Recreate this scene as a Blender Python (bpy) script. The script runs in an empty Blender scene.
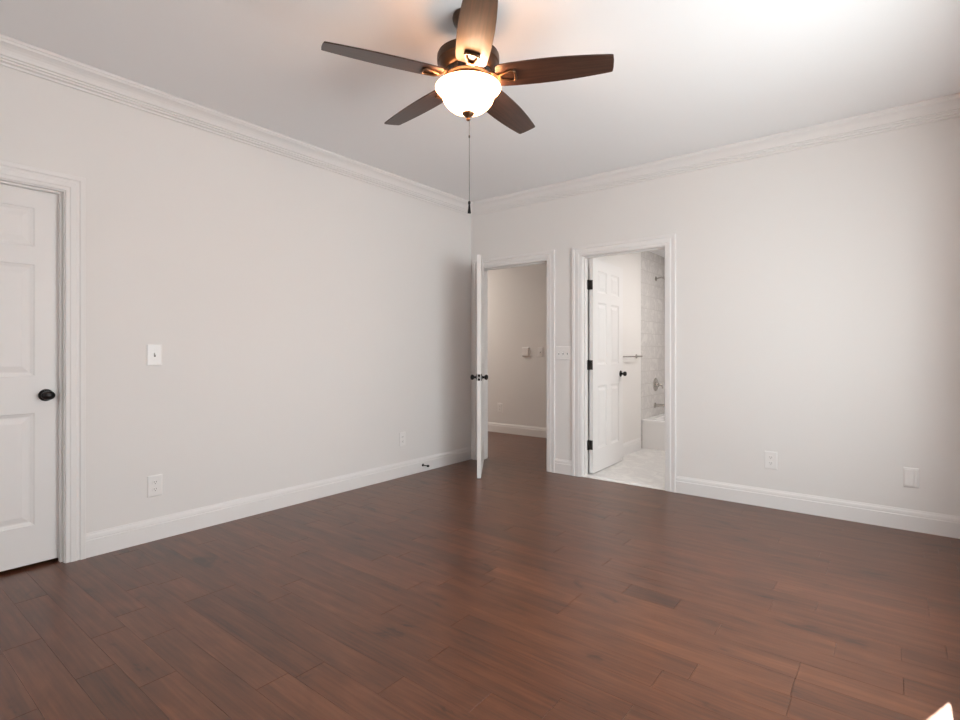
import bpy, bmesh, math, random
from mathutils import Vector, Matrix
S = bpy.context.scene
COL = S.collection
R = math.radians
PI = math.pi

# ---------------------------------------------------------------- camera
CX, CY, CH, YAW, FPX = 3.5663, -4.3975, 1.1603, 0.6647, 524.93
cam_d = bpy.data.cameras.new('camera')
cam_d.sensor_fit = 'HORIZONTAL'
cam_d.sensor_width = 36.0
cam_d.lens = FPX * 36.0 / 960.0
cam_d.shift_y = -(360 - 351.12) / 960.0
cam_d.clip_start = 0.02
cam = bpy.data.objects.new('camera', cam_d)
cam.location = (CX, CY, CH)
cam.rotation_euler = (PI / 2, 0, YAW)
COL.objects.link(cam)
S.camera = cam

# ---------------------------------------------------------------- exposure, world, sun, daylight
S.view_settings.view_transform = 'Standard'
S.view_settings.look = 'None'
S.view_settings.gamma = 1.0
S.view_settings.use_curve_mapping = False
S.view_settings.exposure = 0.0
S.cycles.diffuse_bounces = 8
S.cycles.max_bounces = 14
S.cycles.use_denoising = True
S.cycles.sample_clamp_indirect = 3.0

SKY = 1.4          # open sky outdoors
SUN = 130.0
HALL = 38.0         # unseen fill light added in the hall, watts
BATH = 19.5        # unseen light added in the bathroom, watts
BULB = 14.0        # fan light kit, watts
BOWL = 22.0

W = bpy.data.worlds.new('daylight')
S.world = W
W.use_nodes = True
W.cycles.sampling_method = 'NONE'
nt = W.node_tree
nt.nodes.clear()
wo = nt.nodes.new('ShaderNodeOutputWorld')
bg = nt.nodes.new('ShaderNodeBackground')
tc = nt.nodes.new('ShaderNodeTexCoord')
sx = nt.nodes.new('ShaderNodeSeparateXYZ')
mr = nt.nodes.new('ShaderNodeMapRange')
mr.inputs[1].default_value = -0.08
mr.inputs[2].default_value = 0.10
cr = nt.nodes.new('ShaderNodeValToRGB')
cr.color_ramp.elements[0].color = (0.76, 0.74, 0.72, 1)      # sunlit pale ground outdoors
cr.color_ramp.elements[1].color = (0.94, 0.98, 1.03, 1)      # bright hazy sky
nt.links.new(tc.outputs['Generated'], sx.inputs[0])
nt.links.new(sx.outputs['Z'], mr.inputs[0])
nt.links.new(mr.outputs[0], cr.inputs[0])
nt.links.new(cr.outputs[0], bg.inputs[0])
bg.inputs[1].default_value = SKY
nt.links.new(bg.outputs[0], wo.inputs[0])

def lamp(name, kind, loc, energy, color=(1, 1, 1), **kw):
    d = bpy.data.lights.new(name, kind)
    d.energy = energy
    d.color = color
    for k, v in kw.items():
        setattr(d, k, v)
    o = bpy.data.objects.new(name, d)
    o.visible_camera = True
    o.location = loc
    COL.objects.link(o)
    return o

SUN_AZ = Vector((-0.37, -0.929, 0)).normalized()
SUN_EL = R(35)
sd = Vector((SUN_AZ.x * math.cos(SUN_EL), SUN_AZ.y * math.cos(SUN_EL), -math.sin(SUN_EL)))
sun = lamp('sun', 'SUN', (8, 6, 6), SUN, (1.0, 0.95, 0.88), angle=R(0.6))
sun.rotation_euler = sd.to_track_quat('-Z', 'Y').to_euler()

# window openings (used by the walls, the frames and the daylight)
XR, YB, H = 4.02, -6.10, 2.725      # right wall, back wall, ceiling height
WR = (-3.50, -0.94, 0.48, 2.15)     # right wall window: y0, y1, z0, z1
WB = (1.00, 2.90, 0.62, 2.15)       # back wall window, added for fill light: x0, x1, z0, z1
DAY_R, FILL_B = 143.0, 14.0          # right window daylight and added back window fill, watts
DAYC = (0.925, 0.975, 1.01)
po = lamp('daylight_right', 'AREA', (XR + 0.17, (WR[0] + WR[1]) / 2, (WR[2] + WR[3]) / 2), DAY_R, DAYC, shape='RECTANGLE',
          size=WR[1] - WR[0], size_y=WR[3] - WR[2])
po.rotation_euler = Vector((-1, 0, 0)).to_track_quat('-Z', 'Z').to_euler()
po = lamp('fill_back', 'AREA', ((WB[0] + WB[1]) / 2, YB - 0.17, (WB[2] + WB[3]) / 2), FILL_B, DAYC, shape='RECTANGLE',  # added fill light entering from behind the viewer
          size=WB[1] - WB[0], size_y=WB[3] - WB[2])
po.rotation_euler = Vector((0, 1, 0)).to_track_quat('-Z', 'Z').to_euler()

# ---------------------------------------------------------------- materials
def mat(name, color, rough=0.5, metal=0.0, spec=0.5, bump=None, emit=None, coat=0.0):
    m = bpy.data.materials.new(name)
    m.use_nodes = True
    b = m.node_tree.nodes['Principled BSDF']
    b.inputs['Base Color'].default_value = (*color, 1)
    b.inputs['Roughness'].default_value = rough
    b.inputs['Metallic'].default_value = metal
    b.inputs['Specular IOR Level'].default_value = spec
    b.inputs['Coat Weight'].default_value = coat
    if emit:
        b.inputs['Emission Color'].default_value = (*emit[0], 1)
        b.inputs['Emission Strength'].default_value = emit[1]
    if bump:
        n = m.node_tree.nodes
        t = n.new('ShaderNodeTexCoord')
        no = n.new('ShaderNodeTexNoise')
        no.inputs['Scale'].default_value = bump[0]
        no.inputs['Detail'].default_value = 3
        bu = n.new('ShaderNodeBump')
        bu.inputs['Strength'].default_value = bump[1]
        bu.inputs['Distance'].default_value = 0.002
        m.node_tree.links.new(t.outputs['Object'], no.inputs['Vector'])
        m.node_tree.links.new(no.outputs['Fac'], bu.inputs['Height'])
        m.node_tree.links.new(bu.outputs['Normal'], b.inputs['Normal'])
    return m

M_WALL = mat('wall_paint', (0.772, 0.755, 0.742), 0.7, spec=0.3, bump=(220, 0.08))
M_CEIL = mat('ceiling_paint', (0.885, 0.890, 0.900), 0.85, spec=0.2, bump=(160, 0.1))
M_TRIM = mat('white_trim_paint', (0.800, 0.785, 0.778), 0.50, spec=0.32)
M_PLATE = mat('white_plastic', (0.82, 0.805, 0.795), 0.3)
M_SLOT = mat('dark_slot', (0.16, 0.155, 0.15), 0.6)
M_BLACK = mat('black_bronze', (0.012, 0.011, 0.012), 0.28, metal=0.6)
M_HINGE = mat('hinge_bronze', (0.035, 0.030, 0.027), 0.4, metal=0.5)
M_CHROME = mat('brushed_nickel', (0.55, 0.53, 0.50), 0.25, metal=1.0)
M_TUB = mat('tub_enamel', (0.86, 0.85, 0.84), 0.15, spec=0.6)
M_BRONZE = mat('fan_bronze', (0.060, 0.036, 0.024), 0.36, metal=0.75)
M_BRASS = mat('fan_bracket_bronze', (0.16, 0.085, 0.045), 0.33, metal=0.85)
M_BATHW = mat('bathroom_paint', (0.80, 0.78, 0.76), 0.6, spec=0.3)
M_GAP = mat('subfloor', (0.02, 0.012, 0.01), 0.9)
M_OUT = mat('chain_metal', (0.10, 0.085, 0.075), 0.4, metal=0.8)

def wood_floor():
    m = bpy.data.materials.new('floor_wood')
    m.use_nodes = True
    n, l = m.node_tree.nodes, m.node_tree.links
    b = n['Principled BSDF']
    at = n.new('ShaderNodeAttribute'); at.attribute_name = 'plank'     # r tone, g & b grain offset
    tcn = n.new('ShaderNodeTexCoord')
    sep = n.new('ShaderNodeSeparateColor')
    l.new(at.outputs['Color'], sep.inputs[0])
    off = n.new('ShaderNodeVectorMath'); off.operation = 'MULTIPLY_ADD'
    l.new(at.outputs['Vector'], off.inputs[0])
    off.inputs[1].default_value = (3.0, 17.0, 11.0)
    l.new(tcn.outputs['Object'], off.inputs[2])
    def grain(scale, vec, detail, rough=0.55, dist=0.0):
        mp = n.new('ShaderNodeMapping'); mp.inputs['Scale'].default_value = vec
        l.new(off.outputs[0], mp.inputs[0])
        t = n.new('ShaderNodeTexNoise')
        t.inputs['Scale'].default_value = scale
        t.inputs['Detail'].default_value = detail
        t.inputs['Roughness'].default_value = rough
        t.inputs['Distortion'].default_value = dist
        l.new(mp.outputs[0], t.inputs['Vector'])
        return t
    g1 = grain(1.0, (1.6, 26, 1), 5, 0.6, 0.4)      # long streaks
    g2 = grain(1.0, (4, 95, 1), 2)                 # fine pores
    g3 = grain(1.0, (3.0, 7.0, 1), 4, 0.6, 0.8)     # cloudy patches and knots
    def mix(a, bb, f):   # a * f + bb
        x = n.new('ShaderNodeMath'); x.operation = 'MULTIPLY_ADD'
        l.new(a, x.inputs[0]); x.inputs[1].default_value = f
        if isinstance(bb, float): x.inputs[2].default_value = bb
        else: l.new(bb, x.inputs[2])
        return x.outputs[0]
    v = mix(sep.outputs[0], -0.60, 0.5)   # tone * 0.5 - 0.45
    v = mix(g1.outputs['Fac'], v, 0.66)
    v = mix(g2.outputs['Fac'], v, 0.42)
    v = mix(g3.outputs['Fac'], v, 0.52)
    rp = n.new('ShaderNodeValToRGB')
    e = rp.color_ramp.elements
    e[0].position = 0.20; e[0].color = (0.046, 0.0155, 0.0072, 1)
    e[1].position = 0.84; e[1].color = (0.195, 0.075, 0.035, 1)
    k = e.new(0.5); k.color = (0.110, 0.0375, 0.0160, 1)
    l.new(v, rp.inputs[0])
    kn = n.new('ShaderNodeMapRange')
    kn.inputs[1].default_value = 0.27; kn.inputs[2].default_value = 0.36
    kn.inputs[3].default_value = 0.42; kn.inputs[4].default_value = 1.0
    l.new(g3.outputs['Fac'], kn.inputs[0])
    mu = n.new('ShaderNodeMix'); mu.data_type = 'RGBA'; mu.blend_type = 'MULTIPLY'
    mu.inputs[0].default_value = 1.0
    l.new(rp.outputs[0], mu.inputs[6]); l.new(kn.outputs[0], mu.inputs[7])
    l.new(mu.outputs[2], b.inputs['Base Color'])
    b.inputs['Roughness'].default_value = 0.285
    b.inputs['Specular IOR Level'].default_value = 0.55
    return m
M_FLOOR = wood_floor()

def blade_wood():
    m = bpy.data.materials.new('fan_blade_wood')
    m.use_nodes = True
    n, l = m.node_tree.nodes, m.node_tree.links
    b = n['Principled BSDF']
    tcn = n.new('ShaderNodeTexCoord')
    mp = n.new('ShaderNodeMapping'); mp.inputs['Scale'].default_value = (3.5, 70, 6)
    l.new(tcn.outputs['Object'], mp.inputs[0])
    t = n.new('ShaderNodeTexNoise'); t.inputs['Scale'].default_value = 1.0
    t.inputs['Detail'].default_value = 5; t.inputs['Distortion'].default_value = 0.5
    l.new(mp.outputs[0], t.inputs['Vector'])
    rp = n.new('ShaderNodeValToRGB')
    e = rp.color_ramp.elements
    e[0].position = 0.3; e[0].color = (0.026, 0.0122, 0.0084, 1)
    e[1].position = 0.72; e[1].color = (0.068, 0.032, 0.0205, 1)
    l.new(t.outputs['Fac'], rp.inputs[0])
    l.new(rp.outputs[0], b.inputs['Base Color'])
    b.inputs['Roughness'].default_value = 0.33
    return m
M_BLADE = blade_wood()

def marble(name, tile, base, vein, grout, plane, rough=0.25, mortar=0.004, veinscale=2.2):
    """running-bond stone tiles; plane picks which object axes carry the tile grid"""
    m = bpy.data.materials.new(name)
    m.use_nodes = True
    n, l = m.node_tree.nodes, m.node_tree.links
    b = n['Principled BSDF']
    tcn = n.new('ShaderNodeTexCoord')
    sep = n.new('ShaderNodeSeparateXYZ'); l.new(tcn.outputs['Object'], sep.inputs[0])
    cmb = n.new('ShaderNodeCombineXYZ')
    l.new(sep.outputs[plane[0]], cmb.inputs[0]); l.new(sep.outputs[plane[1]], cmb.inputs[1])
    br = n.new('ShaderNodeTexBrick')
    br.inputs['Scale'].default_value = 1.0
    br.inputs['Mortar Size'].default_value = mortar
    br.inputs['Brick Width'].default_value = tile[0]
    br.inputs['Row Height'].default_value = tile[1]
    br.inputs['Color1'].default_value = (0, 0, 0, 1)
    br.inputs['Color2'].default_value = (1, 1, 1, 1)
    br.inputs['Mortar'].default_value = (0.5, 0.5, 0.5, 1)
    l.new(cmb.outputs[0], br.inputs['Vector'])
    ad = n.new('ShaderNodeVectorMath'); ad.operation = 'MULTIPLY_ADD'
    l.new(br.outputs['Color'], ad.inputs[0]); ad.inputs[1].default_value = (3.1, 5.7, 2.3)
    l.new(tcn.outputs['Object'], ad.inputs[2])
    t = n.new('ShaderNodeTexNoise'); t.inputs['Scale'].default_value = veinscale
    t.inputs['Detail'].default_value = 7; t.inputs['Roughness'].default_value = 0.62
    t.inputs['Distortion'].default_value = 1.6
    l.new(ad.outputs[0], t.inputs['Vector'])
    rp = n.new('ShaderNodeValToRGB')
    e = rp.color_ramp.elements
    e[0].position = 0.40; e[0].color = (*base, 1)
    e[1].position = 0.66; e[1].color = (*base, 1)
    k = e.new(0.52); k.color = (*vein, 1)
    l.new(t.outputs['Fac'], rp.inputs[0])
    mx = n.new('ShaderNodeMix'); mx.data_type = 'RGBA'
    l.new(br.outputs['Fac'], mx.inputs[0]); l.new(rp.outputs[0], mx.inputs[6])
    mx.inputs[7].default_value = (*grout, 1)
    l.new(mx.outputs[2], b.inputs['Base Color'])
    b.inputs['Roughness'].default_value = rough
    bu = n.new('ShaderNodeBump'); bu.invert = True
    bu.inputs['Strength'].default_value = 0.5; bu.inputs['Distance'].default_value = 0.002
    l.new(br.outputs['Fac'], bu.inputs['Height']); l.new(bu.outputs['Normal'], b.inputs['Normal'])
    return m
M_TILEX = marble('marble_wall_tile', (0.305, 0.1525), (0.70, 0.68, 0.66), (0.60, 0.58, 0.57), (0.57, 0.55, 0.53), (1, 2), 0.25, 0.004, 5.0)
M_TILEY = marble('marble_wall_tile_end', (0.305, 0.1525), (0.70, 0.68, 0.66), (0.60, 0.58, 0.57), (0.57, 0.55, 0.53), (0, 2), 0.25, 0.004, 5.0)
M_BFLOOR = marble('marble_floor_tile', (0.61, 0.305), (0.72, 0.71, 0.69), (0.61, 0.60, 0.59), (0.60, 0.59, 0.57), (0, 1), 0.3, 0.003, 3.5)

def glass_mat():
    m = bpy.data.materials.new('window_glass')
    m.use_nodes = True
    n, l = m.node_tree.nodes, m.node_tree.links
    n.clear()
    o = n.new('ShaderNodeOutputMaterial'); mx = n.new('ShaderNodeMixShader')
    tr = n.new('ShaderNodeBsdfTransparent'); gl = n.new('ShaderNodeBsdfGlossy')
    gl.inputs['Roughness'].default_value = 0.02
    tr.inputs['Color'].default_value = (0.97, 0.98, 0.97, 1)
    mx.inputs[0].default_value = 0.06
    l.new(tr.outputs[0], mx.inputs[1]); l.new(gl.outputs[0], mx.inputs[2]); l.new(mx.outputs[0], o.inputs[0])
    return m
M_GLASS = glass_mat()

def bowl_mat():
    m = bpy.data.materials.new('lit_alabaster_glass')
    m.use_nodes = True
    n, l = m.node_tree.nodes, m.node_tree.links
    b = n['Principled BSDF']
    b.inputs['Base Color'].default_value = (0.85, 0.78, 0.68, 1)
    b.inputs['Roughness'].default_value = 0.35
    b.inputs['Emission Color'].default_value = (1.0, 0.47, 0.20, 1)
    b.inputs['Emission Strength'].default_value = BOWL
    return m
M_BOWL = bowl_mat()

# ---------------------------------------------------------------- mesh builder
class MB:
    def __init__(self):
        self.v, self.f, self.mi, self.sm = [], [], [], []
    def add(self, verts, faces, mi=0, smooth=False, T=None):
        n = len(self.v)
        for p in verts:
            p = Vector(p)
            self.v.append(T @ p if T else p)
        for f in faces:
            self.f.append([n + i for i in f]); self.mi.append(mi); self.sm.append(smooth)
        return self
    def box(self, x0, x1, y0, y1, z0, z1, mi=0, T=None):
        v = [(x, y, z) for z in (z0, z1) for y in (y0, y1) for x in (x0, x1)]
        return self.add(v, [(0, 2, 3, 1), (4, 5, 7, 6), (0, 1, 5, 4), (2, 6, 7, 3), (0, 4, 6, 2), (1, 3, 7, 5)], mi, False, T)
    def bbox(self, x0, x1, y0, y1, z0, z1, bev=0.003, mi=0, T=None, seg=2):
        bm = bmesh.new()
        bmesh.ops.create_cube(bm, size=1.0)
        for p in bm.verts:
            p.co = Vector(((x0 + x1) / 2 + p.co.x * (x1 - x0), (y0 + y1) / 2 + p.co.y * (y1 - y0), (z0 + z1) / 2 + p.co.z * (z1 - z0)))
        bmesh.ops.bevel(bm, geom=list(bm.edges), offset=bev, segments=seg, affect='EDGES', profile=0.5)
        bm.verts.index_update()
        self.add([p.co.copy() for p in bm.verts], [[q.index for q in f.verts] for f in bm.faces], mi, False, T)
        bm.free()
        return self
    def lathe(self, prof, seg=32, mi=0, T=None, smooth=True, caps=True):
        """prof: list of (radius, z), around local z"""
        v, f, idx = [], [], []
        for r, z in prof:
            if r < 1e-6:
                idx.append([len(v)]); v.append((0, 0, z))
            else:
                idx.append(list(range(len(v), len(v) + seg)))
                for i in range(seg):
                    a = 2 * PI * i / seg
                    v.append((r * math.cos(a), r * math.sin(a), z))
        for a, b in zip(idx, idx[1:]):
            for i in range(seg):
                j = (i + 1) % seg
                if len(a) == 1 and len(b) == 1: continue
                if len(a) == 1: f.append((a[0], b[j], b[i]))
                elif len(b) == 1: f.append((a[i], a[j], b[0]))
                else: f.append((a[i], a[j], b[j], b[i]))
        if caps:
            for k in (0, -1):
                if len(idx[k]) > 1: f.append(idx[k] if k else idx[k][::-1])
        return self.add(v, f, mi, smooth, T)
    def tube(self, pts, r, seg=10, mi=0, T=None, closed=False, rs=None, smooth=True):
        pts = [Vector(p) for p in pts]
        n = len(pts); v, f = [], []
        up = None
        for i, p in enumerate(pts):
            a = pts[(i - 1) % n] if (closed or i) else p
            b = pts[(i + 1) % n] if (closed or i < n - 1) else p
            t = (b - a).normalized()
            if up is None:
                up = Vector((0, 0, 1)) if abs(t.z) < 0.9 else Vector((1, 0, 0))
            s = t.cross(up).normalized(); u = s.cross(t).normalized(); up = u
            rr = rs[i] if rs else r
            for k in range(seg):
                c = 2 * PI * k / seg
                v.append(p + (s * math.cos(c) + u * math.sin(c)) * rr)
        for i in range(n if closed else n - 1):
            for k in range(seg):
                k2 = (k + 1) % seg; i2 = (i + 1) % n
                f.append((i * seg + k, i * seg + k2, i2 * seg + k2, i2 * seg + k))
        if not closed:
            f.append(list(range(seg))[::-1]); f.append([(n - 1) * seg + k for k in range(seg)])
        return self.add(v, f, mi, smooth, T)
    def loft(self, rings, mi=0, closed_profile=True, caps=True, T=None, smooth=False):
        """rings: lists of points with equal counts, joined one after another"""
        m = len(rings[0]); v = [p for r in rings for p in r]; f = []
        for i in range(len(rings) - 1):
            for k in range(m if closed_profile else m - 1):
                k2 = (k + 1) % m
                f.append((i * m + k, i * m + k2, (i + 1) * m + k2, (i + 1) * m + k))
        if caps:
            f.append(list(range(m))[::-1]); f.append([(len(rings) - 1) * m + k for k in range(m)])
        return self.add(v, f, mi, smooth, T)
    def build(self, name, mats, parent=None, loc=None):
        me = bpy.data.meshes.new(name)
        o0 = Vector(loc) if loc else Vector((0, 0, 0))
        me.from_pydata([tuple(p - o0) for p in self.v], [], self.f)
        for m in (mats if isinstance(mats, (list, tuple)) else [mats]):
            me.materials.append(m)
        for p, mi, s in zip(me.polygons, self.mi, self.sm):
            p.material_index = mi; p.use_smooth = s
        bm = bmesh.new(); bm.from_mesh(me)
        bmesh.ops.recalc_face_normals(bm, faces=bm.faces)
        for e in bm.edges:
            if len(e.link_faces) == 2 and e.calc_face_angle(0) > R(38): e.smooth = False
        bm.to_mesh(me); bm.free()
        o = bpy.data.objects.new(name, me)
        COL.objects.link(o)
        if parent: o.parent = parent
        elif loc: o.location = loc
        return o

def empty(name, loc, rotz=0.0):
    o = bpy.data.objects.new(name, None)
    o.empty_display_size = 0.1
    o.location = loc; o.rotation_euler = (0, 0, rotz)
    COL.objects.link(o)
    return o
def tag(o, label, cat, group=None, kind=None):
    o['label'] = label; o['category'] = cat
    if group: o['group'] = group
    if kind: o['kind'] = kind
    return o
def struct(o, label, cat):
    return tag(o, label, cat, kind='structure')
def dup(root, loc, rotz=None):
    r = root.copy(); COL.objects.link(r); r.location = loc
    if rotz is not None: r.rotation_euler = (0, 0, rotz)
    for ch in list(root.children):
        c = ch.copy(); COL.objects.link(c); c.parent = r
        for g in list(ch.children):
            d = g.copy(); COL.objects.link(d); d.parent = c
    return r

# ---------------------------------------------------------------- doorways
# far wall (plane y = 0, rooms beyond at +y, wall 0.125 thick); jamb-to-jamb openings
T_W = 0.125
D1 = (0.125, 0.941, 2.035)     # hall doorway
D2 = (1.316, 2.078, 2.035)     # bathroom doorway
D3 = (-4.370, -3.540, 2.035)   # closed door in the left wall (y range)
CASW = 0.088

# ---------------------------------------------------------------- floor (one mesh of planks)
def make_floor():
    rnd = random.Random(11)
    me = bpy.data.meshes.new('floor')
    verts, faces, cols, mi = [], [], [], []
    PW, Y0 = 0.1213, -3.941
    g = 0.0004
    known = {  # joints read along some rows: row index -> x positions
        17: [3.596, 1.35], 16: [2.794, 2.55, 1.75, 0.9], 15: [3.6, 2.997, 1.25], 14: [2.40, 1.90, 0.7, 3.3], 13: [3.298, 2.405, 1.977],
        19: [3.30, 1.6], 22: [3.70, 2.2], 23: [3.30, 1.5], 21: [3.698, 2.3], 24: [3.30, 2.0],
        10: [2.103, 3.3, 0.9], 9: [1.80, 2.9], 8: [2.199, 1.2, 2.698], 7: [2.498, 3.4, 1.3], 6: [2.198, 1.0],
    }
    tone_fix = {(16, 2.794): 0.22, (14, 2.40): 0.78, (13, 2.405): 0.35, (15, 2.997): 0.62}
    def plank(x0, x1, y0, y1, tone):
        n = len(verts)
        b = 0.0008
        for z, d in ((-0.004, 0.0), (-0.0008, 0.0), (0.0, b)):
            verts.extend([(x0 + g + d, y0 + g, z), (x1 - g - d, y0 + g, z), (x1 - g - d, y1 - g, z), (x0 + g + d, y1 - g, z)])
        fs = [(n + 8, n + 9, n + 10, n + 11)]
        for k in range(4):
            k2 = (k + 1) % 4
            fs.append((n + 4 + k, n + 4 + k2, n + 8 + k2, n + 8 + k))
            fs.append((n + k, n + k2, n + 4 + k2, n + 4 + k))
        c = (tone, rnd.random(), rnd.random(), 1.0)
        for f in fs:
            faces.append(f); cols.append(c); mi.append(0)
    def run(k, xa, xb, ya, yb):
        js = list(known.get(k, []))
        x = xa + rnd.uniform(0.1, 0.9)
        if not js:
            while x < xb:
                js.append(x); x += rnd.choice((0.3, 0.5, 0.6, 0.8, 0.9, 1.0, 1.2, 1.2))
        else:
            lo = min(js) - rnd.choice((0.6, 0.9, 1.2))
            while lo > xa + 0.15:
                js.append(lo); lo -= rnd.choice((0.5, 0.9, 1.2))
            hi = max(js) + rnd.choice((0.6, 0.9, 1.2))
            while hi < xb - 0.15:
                js.append(hi); hi += rnd.choice((0.5, 0.9, 1.2))
        js = [xa] + sorted(j for j in js if xa + 0.05 < j < xb - 0.05) + [xb]
        for a, b in zip(js, js[1:]):
            tone = min(1, max(0, rnd.gauss(0.52, 0.075)))
            for (kk, xj), tv in tone_fix.items():
                if kk == k and abs(b - xj) < 0.02: tone = tv
            plank(a, b, ya, yb, tone)
    k = math.floor((YB - Y0) / PW)
    while Y0 + k * PW < 1.70:
        ya, yb = Y0 + k * PW, Y0 + (k + 1) * PW
        lim = []
        if yb <= 0.004: lim = [(-1.0 if -4.8 < ya < -3.2 else 0.0, XR)]
        elif ya < 0.0: lim = [(0.0, XR)]
        elif ya < T_W + 0.01: lim = [(D1[0] - 0.02, D1[1] + 0.02)]
        else: lim = [(-3.2, 1.10)]
        for xa, xb in lim:
            if ya < 0.0 < yb:
                run(k, xa, xb, ya, 0.0 + g); run(k, D1[0] - 0.02, D1[1] + 0.02, 0.0 - g, yb)
            else:
                run(k, xa, xb, max(ya, YB), min(yb, 1.69))
        k += 1
    # subfloor, seen only as the dark line in the joints
    def slab(x0, x1, y0, y1):
        n = len(verts)
        verts.extend([(x, y, z) for z in (-0.12, -0.0025) for y in (y0, y1) for x in (x0, x1)])
        for f in ((0, 2, 3, 1), (4, 5, 7, 6), (0, 1, 5, 4), (2, 6, 7, 3), (0, 4, 6, 2), (1, 3, 7, 5)):
            faces.append([n + i for i in f]); cols.append((0.5, 0, 0, 1)); mi.append(1)
    slab(-1.2, XR + 0.1, YB - 0.1, -0.002); slab(-3.35, 1.22, -0.002, 1.85)
    me.from_pydata(verts, [], faces)
    me.materials.append(M_FLOOR); me.materials.append(M_GAP)
    at = me.attributes.new('plank', 'FLOAT_COLOR', 'CORNER')
    for i, c in enumerate(cols):
        for li in me.polygons[i].loop_indices: at.data[li].color = c
        me.polygons[i].material_index = mi[i]
    o = bpy.data.objects.new('floor', me); COL.objects.link(o)
    return struct(o, 'dark brown hardwood plank floor of the bedroom and hall', 'floor')
make_floor()

# ---------------------------------------------------------------- walls, ceiling
HT = H + 0.02
b = MB()   # far wall with two doorways
J = 0.012  # jamb lining thickness
b.box(-3.35, D1[0] - J, 0, T_W, 0, HT).box(D1[0] - J, D1[1] + J, 0, T_W, D1[2] + J, HT).box(D1[1] + J, D2[0] - J, 0, T_W, 0, HT)
b.box(D2[0] - J, D2[1] + J, 0, T_W, D2[2] + J, HT).box(D2[1] + J, XR + 0.14, 0, T_W, 0, HT)
struct(b.build('wall_far', M_WALL), 'off-white wall with the two open doorways', 'wall')
b = MB()
b.box(-0.12, 0, YB - 0.14, D3[0] - J, 0, HT).box(-0.12, 0, D3[0] - J, D3[1] + J, D3[2] + J, HT).box(-0.12, 0, D3[1] + J, 0, 0, HT)
struct(b.build('wall_left', M_WALL), 'long off-white wall with the closed panel door', 'wall')
b = MB()
b.box(XR, XR + 0.14, YB - 0.14, WR[0], 0, HT).box(XR, XR + 0.14, WR[1], 0, 0, HT)
b.box(XR, XR + 0.14, WR[0], WR[1], 0, WR[2]).box(XR, XR + 0.14, WR[0], WR[1], WR[3], HT)
struct(b.build('wall_right', M_WALL), 'off-white wall with the wide sunny window', 'wall')
b = MB()
b.box(0, WB[0], YB - 0.14, YB, 0, HT).box(WB[1], XR, YB - 0.14, YB, 0, HT)
b.box(WB[0], WB[1], YB - 0.14, YB, 0, WB[2]).box(WB[0], WB[1], YB - 0.14, YB, WB[3], HT)
struct(b.build('wall_back', M_WALL), 'off-white wall behind the viewer with an added window', 'wall')
b = MB().box(-3.35, XR + 0.14, YB - 0.14, 1.85, H + 0.001, H + 0.12)
struct(b.build('ceiling', M_CEIL), 'flat pale grey ceiling above the bedroom', 'ceiling')
# hall beyond the first doorway
YH = 1.675
struct(MB().box(-3.35, 1.10, YH, YH + 0.12, 0, HT).build('wall_hall', M_WALL), 'greige hall wall seen through the left doorway', 'wall')
struct(MB().box(-3.35, -3.2, T_W, YH, 0, HT).build('wall_hall_end', M_WALL), 'end wall of the hall', 'wall')
# unseen shell added behind the closed door, keeps its gap dark
b = MB().box(-1.12, -1.0, -4.9, -3.1, 0, HT).box(-1.0, -0.12, -4.9, -4.8, 0, HT).box(-1.0, -0.12, -3.2, -3.1, 0, HT)
struct(b.build('wall_light_block', M_WALL), 'added unseen walls blocking light behind the closed door', 'wall')

# bathroom
XB, XB1, YT, YB2, HB = 1.22, 2.78, 1.70, 2.52, 2.39
struct(MB().box(1.10, XB, T_W, YT, 0, HT).build('wall_bath_left', M_BATHW), 'white painted bathroom wall with the towel bar', 'wall')
struct(MB().box(1.10, XB - 0.002, YT, YB2 + 0.1, 0, HT).build('wall_bath_tile', M_TILEX), 'grey marble tiled wall above the bathtub', 'wall')
struct(MB().box(1.10, XB1 + 0.1, YB2, YB2 + 0.1, 0, HT).build('wall_bath_back', M_TILEY), 'marble tiled wall along the long side of the tub', 'wall')
struct(MB().box(XB1, XB1 + 0.1, T_W, YB2, 0, HT).build('wall_bath_right', M_BATHW), 'white bathroom wall hidden beyond the doorway', 'wall')
struct(MB().box(1.10, XB1 + 0.1, T_W, YB2 + 0.1, HB, HB + 0.06).build('ceiling_bath', M_CEIL), 'low white bathroom ceiling', 'ceiling')
b = MB().box(XB - 0.1, XB1 + 0.1, T_W, YB2, -0.12, 0.0).box(D2[0], D2[1], 0.0, T_W, -0.12, 0.0)
struct(b.build('floor_bath', M_BFLOOR), 'pale marble tile floor of the bathroom', 'floor')
struct(MB().bbox(D2[0], D2[1], -0.004, 0.085, -0.01, 0.006, 0.003).build('trim_threshold', M_TUB), 'thin white marble threshold under the bathroom doorway', 'threshold')

lamp('hall_fill', 'AREA', (-2.1, 0.9, H - 0.02), HALL, (1.0, 0.90, 0.80), shape='DISK', size=0.35)  # unseen area light added to brighten the hall wall
lamp('bathroom_fill', 'AREA', (2.4, 1.35, HB - 0.02), BATH, (1.0, 0.96, 0.93), shape='DISK', size=0.6)  # unseen area light added to keep the bathroom bright

# ---------------------------------------------------------------- mouldings
CROWN = [(0.0, 0.0), (0.108, 0.0), (0.108, -0.014), (0.101, -0.018), (0.097, -0.026), (0.085, -0.032), (0.074, -0.039), (0.064, -0.049),
         (0.056, -0.062), (0.051, -0.074), (0.041, -0.076), (0.040, -0.085), (0.030, -0.087), (0.029, -0.095), (0.014, -0.100), (0.012, -0.110), (0.0, -0.110)]
BASE = [(0.0, 0.0), (0.016, 0.0), (0.016, 0.094), (0.012, 0.098), (0.013, 0.104), (0.011, 0.118), (0.006, 0.128), (0.005, 0.134), (0.0, 0.134)]

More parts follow.
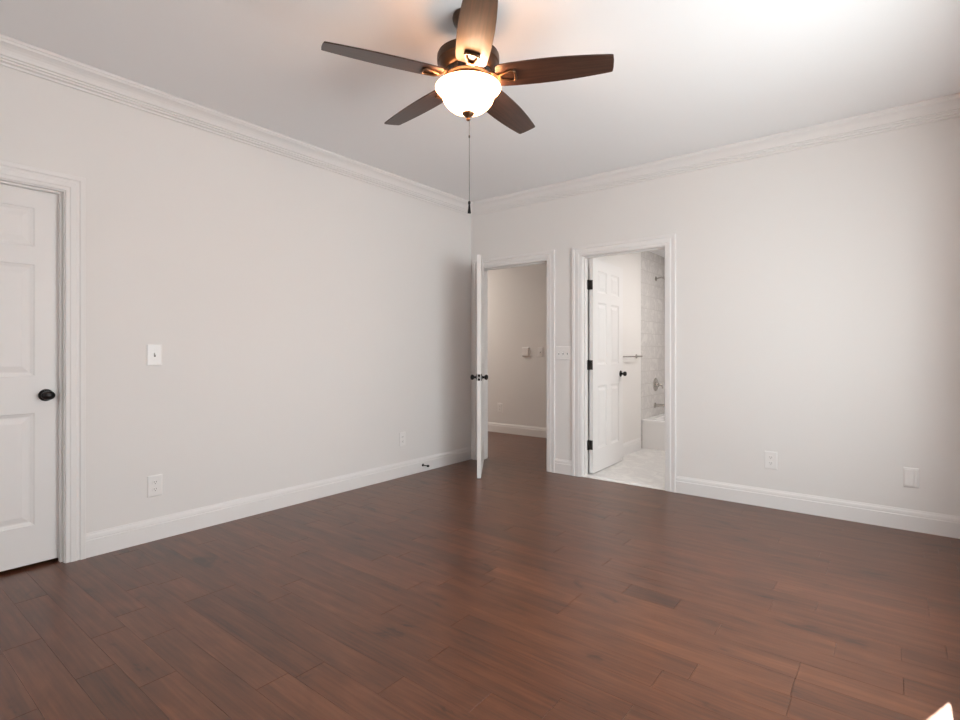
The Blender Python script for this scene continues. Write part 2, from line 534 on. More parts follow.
def run_left(name, prof, ztop, y0, y1, m0, m1, label, cat, x=0.0, sgn=1, mat_=M_TRIM):
    """moulding along y on a wall at x, projecting sgn*d; m0/m1 mitre the ends"""
    r0 = [(x + sgn * d, y0 + m0 * d, ztop + z) for d, z in prof]
    r1 = [(x + sgn * d, y1 + m1 * d, ztop + z) for d, z in prof]
    return struct(MB().loft([r0, r1]).build(name, mat_), label, cat)
def run_far(name, prof, ztop, x0, x1, m0, m1, label, cat, y=0.0, sgn=-1, mat_=M_TRIM):
    r0 = [(x0 + m0 * d, y + sgn * d, ztop + z) for d, z in prof]
    r1 = [(x1 + m1 * d, y + sgn * d, ztop + z) for d, z in prof]
    return struct(MB().loft([r0, r1]).build(name, mat_), label, cat)

run_left('trim_crown_left', CROWN, H, YB, 0, 1, -1, 'white stepped crown moulding above the long wall with the panel door', 'crown moulding')
run_far('trim_crown_far', CROWN, H, 0, XR, 1, -1, 'white stepped crown moulding above the two doorways', 'crown moulding')
run_left('trim_crown_right', CROWN, H, YB, 0, 1, -1, 'white crown moulding above the sunny window wall', 'crown moulding', XR, -1)
run_far('trim_crown_back', CROWN, H, 0, XR, 1, -1, 'white crown moulding on the wall behind the viewer', 'crown moulding', YB, 1)
run_left('baseboard_left', BASE, 0, D3[1] + 0.005 + CASW, 0, 0, -1, 'white baseboard with the black door stop, running to the corner', 'baseboard')
run_left('baseboard_left_near', BASE, 0, YB, D3[0] - 0.005 - CASW, 1, 0, 'white baseboard on the near side of the closed door', 'baseboard')
run_far('baseboard_far', BASE, 0, D2[1] + 0.005 + CASW, XR, 0, -1, 'long white baseboard under the outlet and blank cover plate', 'baseboard')
run_far('baseboard_between', BASE, 0, D1[1] + 0.005 + CASW, D2[0] - 0.005 - CASW, 0, 0, 'short white baseboard between the two doorways', 'baseboard')
run_far('baseboard_corner', BASE, 0, 0, D1[0] - 0.005 - CASW, 1, 0, 'tiny white baseboard piece behind the open hall door', 'baseboard')
run_left('baseboard_right', BASE, 0, YB, 0, 1, -1, 'white baseboard under the sunny window', 'baseboard', XR, -1)
run_far('baseboard_back', BASE, 0, 0, XR, 1, -1, 'white baseboard on the wall behind the viewer', 'baseboard', YB, 1)
run_far('baseboard_hall', BASE, 0, -3.2, 1.10, 0, 0, 'white baseboard of the hall seen through the doorway', 'baseboard', YH, -1)
run_left('baseboard_bath', BASE, 0, T_W, YT - 0.03, 0, 0, 'white baseboard in the bathroom behind the open door', 'baseboard', XB, 1)

# door casings and jambs: CAS profile is (across from the inner edge, thickness)
CAS = [(0.0, 0.0), (0.0, 0.011), (0.005, 0.0125), (0.017, 0.0125), (0.023, 0.0165), (0.046, 0.0175), (0.052, 0.0135),
       (0.060, 0.0140), (0.066, 0.0200), (0.086, 0.0215), (0.088, 0.0200), (0.088, 0.0)]
def casing(parent, place, u0, u1, zt, rev=0.005, zb=0.0):
    """place(u, v, z) -> point; v is the thickness off the wall"""
    b = MB()
    a0, a1, zz = u0 - rev, u1 + rev, zt + rev
    rings = [[place(a0 - c, t, zb) for c, t in CAS], [place(a0 - c, t, zz + c) for c, t in CAS],
             [place(a1 + c, t, zz + c) for c, t in CAS], [place(a1 + c, t, zb) for c, t in CAS]]
    b.loft(rings)
    return b.build('casing', M_TRIM, parent)
def lpl(o, f):
    return lambda u, v, z: Vector(f(u, v, z)) - Vector(o)

def doorway(name, D, stop, label, thick=T_W, both=True):
    """frame in the far wall; stop = (y0, y1) of the door stop"""
    o = ((D[0] + D[1]) / 2, 0, 0)
    t = empty(name, o); struct(t, label, 'door frame')
    casing(t, lpl(o, lambda u, v, z: (u, -v, z)), D[0], D[1], D[2])
    if both: 
        c = casing(t, lpl(o, lambda u, v, z: (u, thick + v, z)), D[0], D[1], D[2])
    j = MB(); jt = 0.012
    j.box(D[0] - jt, D[0], 0.0, thick, 0, D[2]).box(D[1], D[1] + jt, 0.0, thick, 0, D[2]).box(D[0] - jt, D[1] + jt, 0.0, thick, D[2], D[2] + jt)
    for k in range(len(j.v)): j.v[k] = j.v[k] - Vector(o)
    j.build('jamb', M_TRIM, t)
    s = MB(); st = 0.011
    s.bbox(D[0], D[0] + st, stop[0], stop[1], 0, D[2], 0.002).bbox(D[1] - st, D[1], stop[0], stop[1], 0, D[2], 0.002)
    s.bbox(D[0] + st, D[1] - st, stop[0], stop[1], D[2] - st, D[2], 0.002)
    for k in range(len(s.v)): s.v[k] = s.v[k] - Vector(o)
    s.build('door_stop_strip', M_TRIM, t)
    return t, o

T1, o1 = doorway('trim_1', D1, (0.042, 0.078), 'white casing and jamb around the hall doorway')
T2, o2 = doorway('trim_2', D2, (0.045, 0.084), 'white casing and jamb around the bathroom doorway')
# strike plate on the latch jamb of the hall doorway
sp = MB().bbox(D1[1] - 0.0025, D1[1] + 0.001, 0.008, 0.034, 0.885, 0.945, 0.0008)
for k in range(len(sp.v)): sp.v[k] = sp.v[k] - Vector(o1)
sp.build('strike_plate', M_HINGE, T1)
sp = MB().bbox(D2[1] - 0.0025, D2[1] + 0.001, 0.09, 0.118, 0.885, 0.945, 0.0008)
for k in range(len(sp.v)): sp.v[k] = sp.v[k] - Vector(o2)
sp.build('strike_plate', M_HINGE, T2)

# frame of the closed door in the left wall
o3 = (0, (D3[0] + D3[1]) / 2, 0)
T3 = struct(empty('trim_3', o3), 'white casing and jamb around the closed panel door', 'door frame')
casing(T3, lpl(o3, lambda u, v, z: (v, u, z)), D3[0], D3[1], D3[2])
j = MB(); jt = 0.012
j.box(-0.12, 0, D3[0] - jt, D3[0], 0, D3[2]).box(-0.12, 0, D3[1], D3[1] + jt, 0, D3[2]).box(-0.12, 0, D3[0] - jt, D3[1] + jt, D3[2], D3[2] + jt)
for k in range(len(j.v)): j.v[k] = j.v[k] - Vector(o3)
j.build('jamb', M_TRIM, T3)
s = MB(); st = 0.011
s.bbox(-0.060, -0.026, D3[0], D3[0] + st, 0, D3[2], 0.002).bbox(-0.060, -0.026, D3[1] - st, D3[1], 0, D3[2], 0.002)
s.bbox(-0.060, -0.026, D3[0] + st, D3[1] - st, D3[2] - st, D3[2], 0.002)
for k in range(len(s.v)): s.v[k] = s.v[k] - Vector(o3)
s.build('door_stop_strip', M_TRIM, T3)

# ---------------------------------------------------------------- panel doors
ROWS = [(0.226, 0.827), (1.027, 1.625), (1.722, 1.930)]
def panel_slab(w, h, t, z0, stile=0.110, mid=0.105):
    """six-panel slab in local u (0..w), v (-t..0), z; both faces moulded"""
    b = MB()
    pw = (w - 2 * stile - mid) / 2
    cols = [(stile, stile + pw), (stile + pw + mid, w - stile)]
    xs = [0, cols[0][0], cols[0][1], cols[1][0], cols[1][1], w]
    zs = [z0] + [z for r in ROWS for z in r] + [z0 + h]
    for side in (0, 1):
        def P(u, d, z):
            return (u, -d if side == 0 else -t + d, z)
        for i in range(5):
            for k in range(7):
                u0, u1, za, zb = xs[i], xs[i + 1], zs[k], zs[k + 1]
                if i in (1, 3) and k in (1, 3, 5):
                    prev = None
                    for ins, d in ((0, 0), (0.004, 0.004), (0.012, 0.0065), (0.018, 0.009), (0.024, 0.009), (0.052, 0.0025), (None, 0.0025)):
                        if ins is None:
                            b.add(prev, [(0, 1, 2, 3)]); break
                        ring = [P(u0 + ins, d, za + ins), P(u1 - ins, d, za + ins), P(u1 - ins, d, zb - ins), P(u0 + ins, d, zb - ins)]
                        if prev:
                            b.add(prev + ring, [(q, (q + 1) % 4, 4 + (q + 1) % 4, 4 + q) for q in range(4)])
                        prev = ring
                else:
                    b.add([P(u0, 0, za), P(u1, 0, za), P(u1, 0, zb), P(u0, 0, zb)], [(0, 1, 2, 3)])
    z1 = z0 + h
    b.add([(0, 0, z0), (w, 0, z0), (w, -t, z0), (0, -t, z0), (0, 0, z1), (w, 0, z1), (w, -t, z1), (0, -t, z1)],
          [(0, 1, 2, 3), (4, 5, 6, 7), (0, 3, 7, 4), (1, 2, 6, 5)])
    # weld
    seen, vv, remap = {}, [], []
    for p in b.v:
        key = (round(p.x, 5), round(p.y, 5), round(p.z, 5))
        if key not in seen:
            seen[key] = len(vv); vv.append(p)
        remap.append(seen[key])
    b.v = vv; b.f = [[remap[i] for i in f] for f in b.f]
    return b
ROSE = [(0, 0), (0.033, 0), (0.033, 0.003), (0.030, 0.007), (0.020, 0.009), (0.014, 0.011), (0.0115, 0.014)]
STEM = [(0.0115, 0.010), (0.0105, 0.024), (0.012, 0.030)]
KNOB = [(0.0, 0.026), (0.012, 0.028), (0.021, 0.034), (0.0265, 0.042), (0.0270, 0.050), (0.023, 0.058), (0.013, 0.0635), (0.0, 0.065)]
def knob_set(parent, u, v, z, out):
    """out: +1 / -1 along local v"""
    T = Matrix.Translation((u, v, z)) @ Matrix.Rotation(-out * PI / 2, 4, 'X')
    k = MB().lathe(ROSE, 32, T=T).build('knob_rosette', M_BLACK, parent)
    MB().lathe(STEM, 20, T=T).lathe(KNOB, 32, T=T @ Matrix.Scale(1.12, 4, (1, 0, 0)) @ Matrix.Scale(0.92, 4, (0, 1, 0))).build('knob', M_BLACK, k)
def hinge(parent, z, u0, v0, dirs):
    """leaf plate on the slab edge and on the jamb, knuckle at the pin"""
    b = MB()
    hh = 0.045
    b.tube([(0, 0, z - hh - 0.004), (0, 0, z + hh + 0.004)], 0.0058, 12)
    for (x0, x1, y0, y1) in dirs:
        b.bbox(x0, x1, y0, y1, z - hh, z + hh, 0.0008)
    return b.build('hinge', M_HINGE, parent)

# door 1: opens into the bedroom, pivot at the left jamb; closed slab lies at v 0.006..0.041 (hall side is +v)
d1 = struct(empty('door_1', (0.128, -0.006, 0), R(-54.4)), 'white panel door standing open at the hall doorway, seen edge-on', 'door')
WD1 = 0.812
sl = panel_slab(WD1 - 0.003, 2.029, 0.035, 0.006)
for k in range(len(sl.v)): sl.v[k] = sl.v[k] + Vector((0.003, 0.041, 0))
sl.build('slab', M_TRIM, d1)
knob_set(d1, WD1 - 0.062, 0.041, 0.920, 1)
knob_set(d1, WD1 - 0.062, 0.006, 0.920, -1)
lp = MB().bbox(WD1 - 0.001, WD1 + 0.0015, 0.011, 0.036, 0.891, 0.949, 0.0008).build('latch_plate', M_BLACK, d1)
MB().bbox(WD1, WD1 + 0.010, 0.017, 0.030, 0.911, 0.929, 0.002).build('latch_bolt', M_CHROME, lp)
for z in (0.30, 1.07, 1.75):
    hinge(d1, z, 0, 0, [(-0.0005, 0.0025, 0.004, 0.036)])
# door 2: opens into the bathroom, pivot at the left jamb on the bathroom side; slab at v -0.041..-0.006
d2 = struct(empty('door_2', (1.317, 0.137, 0), R(91.7)), 'white six-panel door open into the bathroom, black hinges in view', 'door')
WD2 = 0.755
sl = panel_slab(WD2 - 0.003, 2.027, 0.035, 0.008)
for k in range(len(sl.v)): sl.v[k] = sl.v[k] + Vector((0.003, -0.006, 0))
sl.build('slab', M_TRIM, d2)
knob_set(d2, WD2 - 0.062, -0.041, 0.925, -1)
knob_set(d2, WD2 - 0.062, -0.006, 0.925, 1)
lp = MB().bbox(WD2 - 0.001, WD2 + 0.0015, -0.036, -0.011, 0.896, 0.954, 0.0008).build('latch_plate', M_BLACK, d2)
MB().bbox(WD2, WD2 + 0.010, -0.030, -0.017, 0.916, 0.934, 0.002).build('latch_bolt', M_CHROME, lp)
for z in (0.275, 1.030, 1.785):
    hinge(d2, z, 0, 0, [(0.0005, 0.0035, -0.040, -0.004), (-0.012, -0.002, -0.006, 0.004)])
# jamb-side hinge leaves of the bathroom doorway
for z in (0.275, 1.030, 1.785):
    hb = MB().bbox(D2[0] - 0.001, D2[0] + 0.002, 0.090, 0.126, z - 0.045, z + 0.045, 0.0008)
    for k in range(len(hb.v)): hb.v[k] = hb.v[k] - Vector(o2)
    hb.build('hinge_leaf', M_HINGE, T2)
# door 3: closed, in the left wall
d3 = struct(empty('door_3', (-0.061, D3[1] - 0.003, 0), R(-90)), 'white six-panel door standing closed in the long wall', 'door')
WD3 = D3[1] - D3[0] - 0.006
# local u runs to -y, local +v runs to +x
panel_slab(WD3, 2.010, 0.035, 0.019).build('slab', M_TRIM, d3)
knob_set(d3, 0.062, 0.0, 0.921, 1)

# ---------------------------------------------------------------- windows
def window(name, loc, rotz, w, z0, z1, label):
    """local: x along the width 0..w, y outwards through the wall (0 room face .. 0.14), z up"""
    t = struct(empty(name, loc, rotz), label, 'window')
    f = MB()
    f.box(0, 0.03, 0.06, 0.14, z0, z1).box(w - 0.03, w, 0.06, 0.14, z0, z1).box(0.03, w - 0.03, 0.06, 0.14, z0, z0 + 0.03).box(0.03, w - 0.03, 0.06, 0.14, z1 - 0.03, z1)
    f.box(w / 2 - 0.04, w / 2 + 0.04, 0.06, 0.14, z0 + 0.03, z1 - 0.03)
    f.build('frame', M_TRIM, t)
    zm = (z0 + z1) / 2
    for (a, c) in ((0.03, w / 2 - 0.04), (w / 2 + 0.04, w - 0.03)):
        for (lo, hi, y) in ((z0 + 0.03, zm + 0.02, 0.075), (zm - 0.02, z1 - 0.03, 0.105)):
            s = MB(); q = 0.04
            s.box(a, a + q, y, y + 0.028, lo, hi).box(c - q, c, y, y + 0.028, lo, hi).box(a + q, c - q, y, y + 0.028, lo, lo + q).box(a + q, c - q, y, y + 0.028, hi - q, hi)
            so = s.build('sash', M_TRIM, t)
            MB().box(a + q, c - q, y + 0.012, y + 0.016, lo + q, hi - q).build('pane', M_GLASS, so)
    casing(t, lambda u, v, z: Vector((u, -v, z)), 0, w, z1, zb=z0)
    MB().bbox(-0.11, w + 0.11, -0.05, 0.06, z0 - 0.025, z0, 0.004).bbox(-0.09, w + 0.09, -0.016, 0.0, z0 - 0.10, z0 - 0.025, 0.003).build('window_sill', M_TRIM, t)
    return t
window('window_1', (XR, WR[1], 0), R(-90), WR[1] - WR[0], WR[2], WR[3], 'wide white double window in the sunny wall')
window('window_added', (WB[1], YB, 0), R(180), WB[1] - WB[0], WB[2], WB[3], 'white double window added for fill light in the wall behind the viewer')

# ---------------------------------------------------------------- ceiling fan
FX, FY = 2.0087, -2.4991
fan = tag(empty('ceiling_fan', (FX, FY, H)), 'dark bronze five-blade ceiling fan with lit glass bowl hanging from the ceiling', 'ceiling fan')
MB().lathe([(0.0, 0.0), (0.072, 0.0), (0.074, -0.012), (0.070, -0.030), (0.058, -0.048), (0.040, -0.060), (0.022, -0.066), (0.0, -0.066)], 40).build('canopy', M_BRONZE, fan)
MB().tube([(0, 0, -0.06), (0, 0, -0.16)], 0.0135, 16).lathe([(0.0, -0.128), (0.022, -0.128), (0.024, -0.140), (0.030, -0.150), (0.0, -0.150)], 24).build('downrod', M_BRONZE, fan)
MB().lathe([(0.0, -0.148), (0.040, -0.148), (0.075, -0.152), (0.112, -0.162), (0.136, -0.178), (0.141, -0.182), (0.139, -0.186), (0.145, -0.190), (0.146, -0.206),
            (0.144, -0.222), (0.138, -0.226), (0.136, -0.232), (0.128, -0.246), (0.116, -0.258), (0.108, -0.262), (0.0, -0.262)], 56).build('motor_housing', M_BRONZE, fan)
fw = MB().lathe([(0.0, -0.256), (0.100, -0.256), (0.106, -0.260), (0.107, -0.288), (0.101, -0.294), (0.0, -0.294)], 56)
for k in range(5):
    for da in (-21, 21):
        T = Matrix.Rotation(YAW + PI / 2 - R(-114.02 + 72 * k + da), 4, 'Z')
        fw.bbox(0.102, 0.1085, -0.017, 0.017, -0.285, -0.264, 0.001, 1, T)
    T = Matrix.Rotation(YAW + PI / 2 - R(-114.02 + 72 * k + 36), 4, 'Z') @ Matrix.Translation((0.104, 0, -0.274)) @ Matrix.Rotation(PI / 2, 4, 'Y')
    fw.lathe([(0, 0), (0.011, 0), (0.011, 0.006), (0.007, 0.008), (0, 0.008)], 16, T=T)
fw.build('flywheel', [M_BRONZE, M_BLACK], fan)
lk = MB().lathe([(0.0, -0.288), (0.070, -0.288), (0.074, -0.294), (0.070, -0.304), (0.086, -0.312), (0.094, -0.318), (0.094, -0.324), (0.060, -0.326), (0.0, -0.326)], 48)
lk.build('light_fitter', M_BRASS, fan)
# bowl: open at the top, real wall thickness
bo = [(0.152, -0.334), (0.1525, -0.338), (0.149, -0.343), (0.137, -0.352), (0.128, -0.360), (0.1235, -0.368), (0.121, -0.380), (0.114, -0.398),
      (0.100, -0.417), (0.079, -0.434), (0.054, -0.446), (0.028, -0.452), (0.010, -0.453)]
bi = [(r - 0.004 if r > 0.012 else r, z + 0.0035) for r, z in bo]
bowl = MB().lathe(bo[::1] + [], 56, caps=False)
bowl.lathe([bo[0], (0.148, -0.3325)] + bi[1:] + [bo[-1]], 56, caps=False)
bowl.build('glass_bowl', M_BOWL, fan)
MB().tube([(0, 0, -0.326), (0, 0, -0.456)], 0.004, 8).build('bowl_rod', M_BRASS, fan)
fin = MB().lathe([(0.0, -0.449), (0.026, -0.449), (0.029, -0.453), (0.027, -0.459), (0.018, -0.466), (0.009, -0.472), (0.007, -0.476), (0.010, -0.480), (0.010, -0.484), (0.005, -0.488), (0.0, -0.489)], 28).build('finial', M_BRASS, fan)
BX = 0.004
ch = MB().tube([(BX, 0.003, -0.486), (BX, 0.003, -0.868)], 0.0011, 6)
ch.lathe([(0, -0.552), (0.0035, -0.556), (0.0035, -0.566), (0, -0.570)], 10, T=Matrix.Translation((BX, 0.003, 0)))
ch = ch.build('pull_chain', M_OUT, fan)
MB().lathe([(0, -0.862), (0.005, -0.864), (0.0068, -0.870), (0.005, -0.877), (0.0042, -0.880), (0.005, -0.890), (0.0078, -0.914), (0.0082, -0.920), (0, -0.922)], 16,
           T=Matrix.Translation((BX, 0.003, 0))).build('chain_pull', M_BLACK, ch)
# bulbs in the bowl
for i in range(3):
    a = 2 * PI * i / 3 + 0.5
    T = Matrix.Rotation(a, 4, 'Z') @ Matrix.Translation((0.070, 0, -0.362))
    so = MB().lathe([(0, 0.034), (0.014, 0.034), (0.014, 0.012), (0, 0.012)], 16, T=T).build('bulb_socket', M_BRASS, fan)
    MB().lathe([(0.010, 0.012), (0.016, 0.002), (0.020, -0.010), (0.016, -0.024), (0.0, -0.030)], 16, T=T).build('bulb', mat('lit_bulb', (1, 0.9, 0.7), 0.3, emit=((1.0, 0.74, 0.45), 6)), so)
lb = lamp('bulb_lamp', 'POINT', (0.0, 0.0, -0.365), BULB, (1.0, 0.86, 0.72), shadow_soft_size=0.045)
lb.parent = fan
# blades
def blade_mesh():
    b = MB()
    st = [(0.135, 0.046), (0.139, 0.058), (0.146, 0.065), (0.160, 0.069), (0.200, 0.0725), (0.260, 0.0745), (0.330, 0.0755), (0.400, 0.0745), (0.470, 0.0710),
          (0.540, 0.0650), (0.600, 0.0585), (0.640, 0.0535), (0.652, 0.0515), (0.6575, 0.048)]
    up = [(x, w) for x, w in st]
    outline = up + [(0.6605, 0.020), (0.6605, -0.020)] + [(x, -w) for x, w in reversed(st)]
    t = 0.0030
    p = R(12)
    def P(x, y, z):
        return (x, y * math.cos(p) + z * math.sin(p), -y * math.sin(p) + z * math.cos(p) - 0.292)
    b.loft([[P(x, y * 0.985, -t) for x, y in outline], [P(x, y, -t * 0.6) for x, y in outline], [P(x, y, t * 0.6) for x, y in outline], [P(x, y * 0.985, t) for x, y in outline]])
    return b
def iron_mesh():
    b = MB()
    p = R(12)
    def P(x, y, z):
        return Vector((x, y * math.cos(p) + z * math.sin(p), -y * math.sin(p) + z * math.cos(p) - 0.292))
    # arm from the flywheel, then a D-shaped loop under the blade root
    b.loft([[(0.095, -0.022, -0.270), (0.095, 0.022, -0.270), (0.095, 0.022, -0.280), (0.095, -0.022, -0.280)],
            [(0.120, -0.017, -0.276), (0.120, 0.017, -0.276), (0.120, 0.017, -0.287), (0.120, -0.017, -0.287)],
            [P(0.142, -0.018, -0.004), P(0.142, 0.018, -0.004), P(0.142, 0.018, -0.014), P(0.142, -0.018, -0.014)],
            [P(0.158, -0.016, -0.004), P(0.158, 0.016, -0.004), P(0.158, 0.016, -0.012), P(0.158, -0.016, -0.012)]])
    loop = []
    for x, y in [(0.152, -0.013), (0.175, -0.021), (0.200, -0.029), (0.213, -0.031), (0.220, -0.026), (0.2225, -0.012), (0.2225, 0.012), (0.220, 0.026), (0.213, 0.031), (0.200, 0.029), (0.175, 0.021), (0.152, 0.013)]:
        loop.append(P(x, y, -0.009))
    b.tube(loop, 0.0062, 10, closed=True)
    return b
ang0 = -114.02
bl = ir = None
for k in range(5):
    wa = YAW + PI / 2 - R(ang0 + 72 * k)
    if bl is None:
        bl = blade_mesh().build('blade', M_BLADE, fan)
        ir = iron_mesh().build('blade_bracket', M_BRASS, bl)
        c = bl
    else:
        c = bl.copy(); COL.objects.link(c); c.parent = fan
        c2 = ir.copy(); COL.objects.link(c2); c2.parent = c
    c.rotation_euler = (0, 0, wa)

# ---------------------------------------------------------------- switches and outlets
# built facing local -y (plate on the wall at y = 0)
def plate_mesh(w, h, t=0.006):
    b = MB()
    def ring(i, y):
        return [(-w / 2 + i, y, -h / 2 + i), (w / 2 - i, y, -h / 2 + i), (w / 2 - i, y, h / 2 - i), (-w / 2 + i, y, h / 2 - i)]
    b.loft([ring(0, 0), ring(0, -t * 0.45), ring(0.002, -t * 0.8), ring(0.006, -t)])
    return b
def screw(parent, x, z, t=0.006):
    T = Matrix.Translation((x, -t, z)) @ Matrix.Rotation(PI / 2, 4, 'X')
    MB().lathe([(0, 0.0), (0.0032, 0.0), (0.0028, 0.001), (0, 0.0013)], 12, T=T).build('screw', M_PLATE, parent)
def outlet(name, loc, rotz, label, group, w=0.084, h=0.130):
    t = tag(empty(name, loc, rotz), label, 'outlet', group)
    pl = plate_mesh(w, h).build('cover_plate', M_PLATE, t)
    for sz in (-0.0215, 0.0215):
        r = MB()
        n = 20; pts = []
        for i in range(n):
            a = 2 * PI * i / n
            x = 0.0172 * math.cos(a); z = max(-0.0125, min(0.0125, 0.0172 * math.sin(a)))
            pts.append((x, z + sz))
        r.loft([[(x, -0.005, z) for x, z in pts], [(x, -0.0085, z) for x, z in pts]])
        f = r.build('receptacle', M_PLATE, t)
        s = MB()
        s.box(-0.0075, -0.0050, -0.0090, -0.0080, sz - 0.001, sz + 0.0075)
        s.box(0.0050, 0.0075, -0.0090, -0.0080, sz - 0.001, sz + 0.0075)
        s.lathe([(0, 0), (0.0028, 0), (0.0028, 0.0006), (0, 0.0006)], 10, T=Matrix.Translation((0, -0.0084, sz - 0.0072)) @ Matrix.Rotation(PI / 2, 4, 'X'))
        s.build('slot', M_SLOT, f)
    screw(t, 0, 0)
    return t
def toggle(t, x):
    f = MB().box(x - 0.005, x + 0.005, -0.0066, -0.0056, -0.012, 0.012).build('toggle_slot', M_SLOT, t)
    b = MB().bbox(x - 0.0042, x + 0.0042, -0.019, -0.005, -0.0055, 0.0055, 0.0015, T=Matrix.Translation((0, 0, 0)) @ Matrix.Rotation(R(-22), 4, 'X'))
    b.build('toggle', M_PLATE, t)
def switch(name, loc, rotz, label, group, gangs=1, w=0.084, h=0.130):
    t = tag(empty(name, loc, rotz), label, 'light switch', group)
    plate_mesh(w, h).build('cover_plate', M_PLATE, t)
    for g in range(gangs):
        x = (g - (gangs - 1) / 2) * 0.046
        toggle(t, x)
        screw(t, x, 0.030); screw(t, x, -0.030)
    return t
RL = R(90)      # local -y faces +x on the left wall
switch('light_switch', (0, -3.092, 1.137), RL, 'white single toggle switch on the long wall beside the closed door', 'wall switches')
outlet('outlet', (0, -3.090, 0.333), RL, 'white outlet low on the long wall, straight below the single switch', 'wall outlets')
outlet('outlet', (0, -1.014, 0.346), RL, 'small white outlet above the black door stop', 'wall outlets', 0.078, 0.128)
outlet('outlet', (2.863, 0, 0.351), 0, 'white outlet on the bright wall right of the bathroom doorway', 'wall outlets')
switch('light_switch', (1.123, 0, 1.141), 0, 'white triple toggle switch on the narrow strip between the two doorways', 'wall switches', 3, 0.158, 0.128)
switch('light_switch', (-0.157, YH, 1.146), 0, 'single switch on the hall wall, close to the right jamb', 'wall switches', 1, 0.084, 0.128)
outlet('outlet', (-0.830, YH, 0.353), 0, 'white outlet low on the hall wall through the open doorway', 'wall outlets')
# square control box in the hall
t = tag(empty('wall_control', (-0.392, YH, 1.152)), 'square white control box on the hall wall left of the single switch', 'wall control')
plate_mesh(0.120, 0.128, 0.008).build('back_plate', M_PLATE, t)
MB().bbox(-0.052, 0.052, -0.024, -0.007, -0.056, 0.056, 0.004).build('cover', M_PLATE, t)
# blank double-step cover on the bright wall
t = tag(empty('blank_cover_plate', (3.667, 0, 0.341)), 'white blank cover plate low on the bright wall, furthest from the doorways', 'cover plate')
plate_mesh(0.080, 0.128, 0.007).build('cover_plate', M_PLATE, t)
MB().bbox(-0.034, 0.014, -0.013, -0.006, -0.055, 0.052, 0.003).build('wide_insert', M_PLATE, t)
MB().bbox(0.017, 0.034, -0.012, -0.006, -0.055, 0.052, 0.003).build('narrow_insert', M_PLATE, t)

# spring door stop on the baseboard
t = tag(empty('door_stop', (0.016, -0.760, 0.064)), 'small black door stop sticking out of the long baseboard', 'door stop')
TX = Matrix.Rotation(PI / 2, 4, 'Y')
MB().lathe([(0, -0.003), (0.013, -0.003), (0.013, 0.003), (0.009, 0.008), (0, 0.008)], 18, T=TX).build('mount', M_BLACK, t)
MB().tube([(0.006, 0, 0), (0.066, 0, 0)], 0.0045, 10).build('rod', M_BLACK, t)
MB().lathe([(0, 0.062), (0.010, 0.062), (0.011, 0.066), (0.011, 0.076), (0.008, 0.080), (0, 0.080)], 18, T=TX).build('rubber_tip', M_BLACK, t)

# ---------------------------------------------------------------- bathroom fittings
def rrect(x0, x1, y0, y1, r, z, n=5):
    out = []
    for cx, cy, a0 in ((x1 - r, y1 - r, 0), (x0 + r, y1 - r, 90), (x0 + r, y0 + r, 180), (x1 - r, y0 + r, 270)):
        for i in range(n + 1):
            a = R(a0 + 90 * i / n)
            out.append((cx + r * math.cos(a), cy + r * math.sin(a), z))
    return out
tx0, tx1, ty0, ty1, tz = XB + 0.002, XB1 - 0.002, 1.735, YB2 - 0.002, 0.345
tub = MB().loft([rrect(tx0, tx1, ty0, ty1, 0.004, 0.001), rrect(tx0, tx1, ty0, ty1, 0.004, tz - 0.012), rrect(tx0, tx1, ty0 + 0.003, ty1, 0.004, tz - 0.003), rrect(tx0, tx1, ty0 + 0.010, ty1, 0.006, tz),
                 rrect(tx0 + 0.09, tx1 - 0.09, ty0 + 0.08, ty1 - 0.06, 0.11, tz), rrect(tx0 + 0.10, tx1 - 0.10, ty0 + 0.09, ty1 - 0.07, 0.11, tz - 0.015),
                 rrect(tx0 + 0.15, tx1 - 0.22, ty0 + 0.12, ty1 - 0.10, 0.12, 0.09), rrect(tx0 + 0.19, tx1 - 0.28, ty0 + 0.16, ty1 - 0.14, 0.11, 0.06)])
tub_o = tag(empty('bathtub', ((tx0 + tx1) / 2, (ty0 + ty1) / 2, 0)), 'white alcove bathtub below the marble tile', 'bathtub')
for k in range(len(tub.v)): tub.v[k] = tub.v[k] - Vector(((tx0 + tx1) / 2, (ty0 + ty1) / 2, 0))
tub.build('tub_body', M_TUB, tub_o)
WX = XB - 0.002
t = tag(empty('shower_valve', (WX, 2.195, 0.738)), 'round nickel shower valve with lever on the marble wall', 'shower valve')
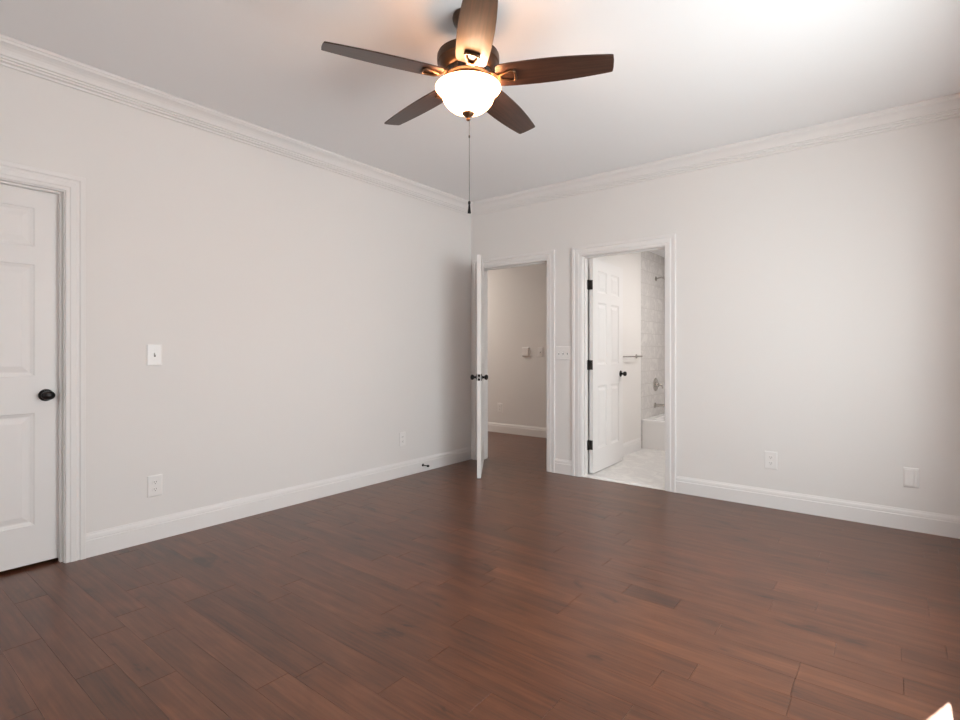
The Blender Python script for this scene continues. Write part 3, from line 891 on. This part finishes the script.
MB().lathe([(0, 0), (0.085, 0), (0.085, 0.004), (0.078, 0.010), (0.035, 0.014), (0.030, 0.040), (0.024, 0.044), (0, 0.044)], 32, T=TX).build('escutcheon', M_CHROME, t)
MB().tube([(0.040, 0, 0), (0.075, 0, 0), (0.085, 0, -0.006), (0.092, 0.0, -0.050)], 0.008, 10, rs=[0.016, 0.013, 0.009, 0.006]).build('lever_handle', M_CHROME, t)
t = tag(empty('tub_spout', (WX, 2.175, 0.478)), 'nickel tub spout just above the bathtub', 'tub spout')
MB().lathe([(0, 0), (0.036, 0), (0.036, 0.006), (0.028, 0.012), (0, 0.012)], 24, T=TX).build('flange', M_CHROME, t)
MB().tube([(0.008, 0, 0), (0.10, 0, 0), (0.135, 0, -0.004), (0.150, 0, -0.022)], 0.022, 14, rs=[0.021, 0.023, 0.023, 0.016]).build('spout_body', M_CHROME, t)
t = tag(empty('shower_sprayer', (WX, 2.205, 2.075)), 'nickel shower head on a bent arm high on the marble wall', 'shower head')
MB().lathe([(0, 0), (0.030, 0), (0.028, 0.006), (0, 0.012)], 20, T=TX).build('flange', M_CHROME, t)
MB().tube([(0.004, 0, 0), (0.06, 0, 0.012), (0.10, 0, 0.004), (0.150, 0, -0.040)], 0.0095, 10).build('arm', M_CHROME, t)
MB().lathe([(0, 0), (0.014, 0), (0.016, 0.025), (0.045, 0.055), (0.052, 0.062), (0.050, 0.070), (0, 0.070)], 24,
           T=Matrix.Translation((0.145, 0, -0.036)) @ Matrix.Rotation(R(135), 4, 'Y')).build('spray_head', M_CHROME, t)
t = tag(empty('towel_bar', (XB, 1.55, 1.100)), 'slim nickel towel bar on the white bathroom wall behind the door', 'towel bar')
for yy in (0.0, -0.56):
    p = MB().lathe([(0, 0), (0.024, 0), (0.024, 0.006), (0.014, 0.010), (0.010, 0.014), (0.010, 0.072), (0, 0.076)], 20, T=Matrix.Translation((0, yy, 0)) @ TX).build('post', M_CHROME, t)
MB().tube([(0.066, -0.60, 0), (0.066, 0.012, 0)], 0.0085, 12).build('bar', M_CHROME, t)
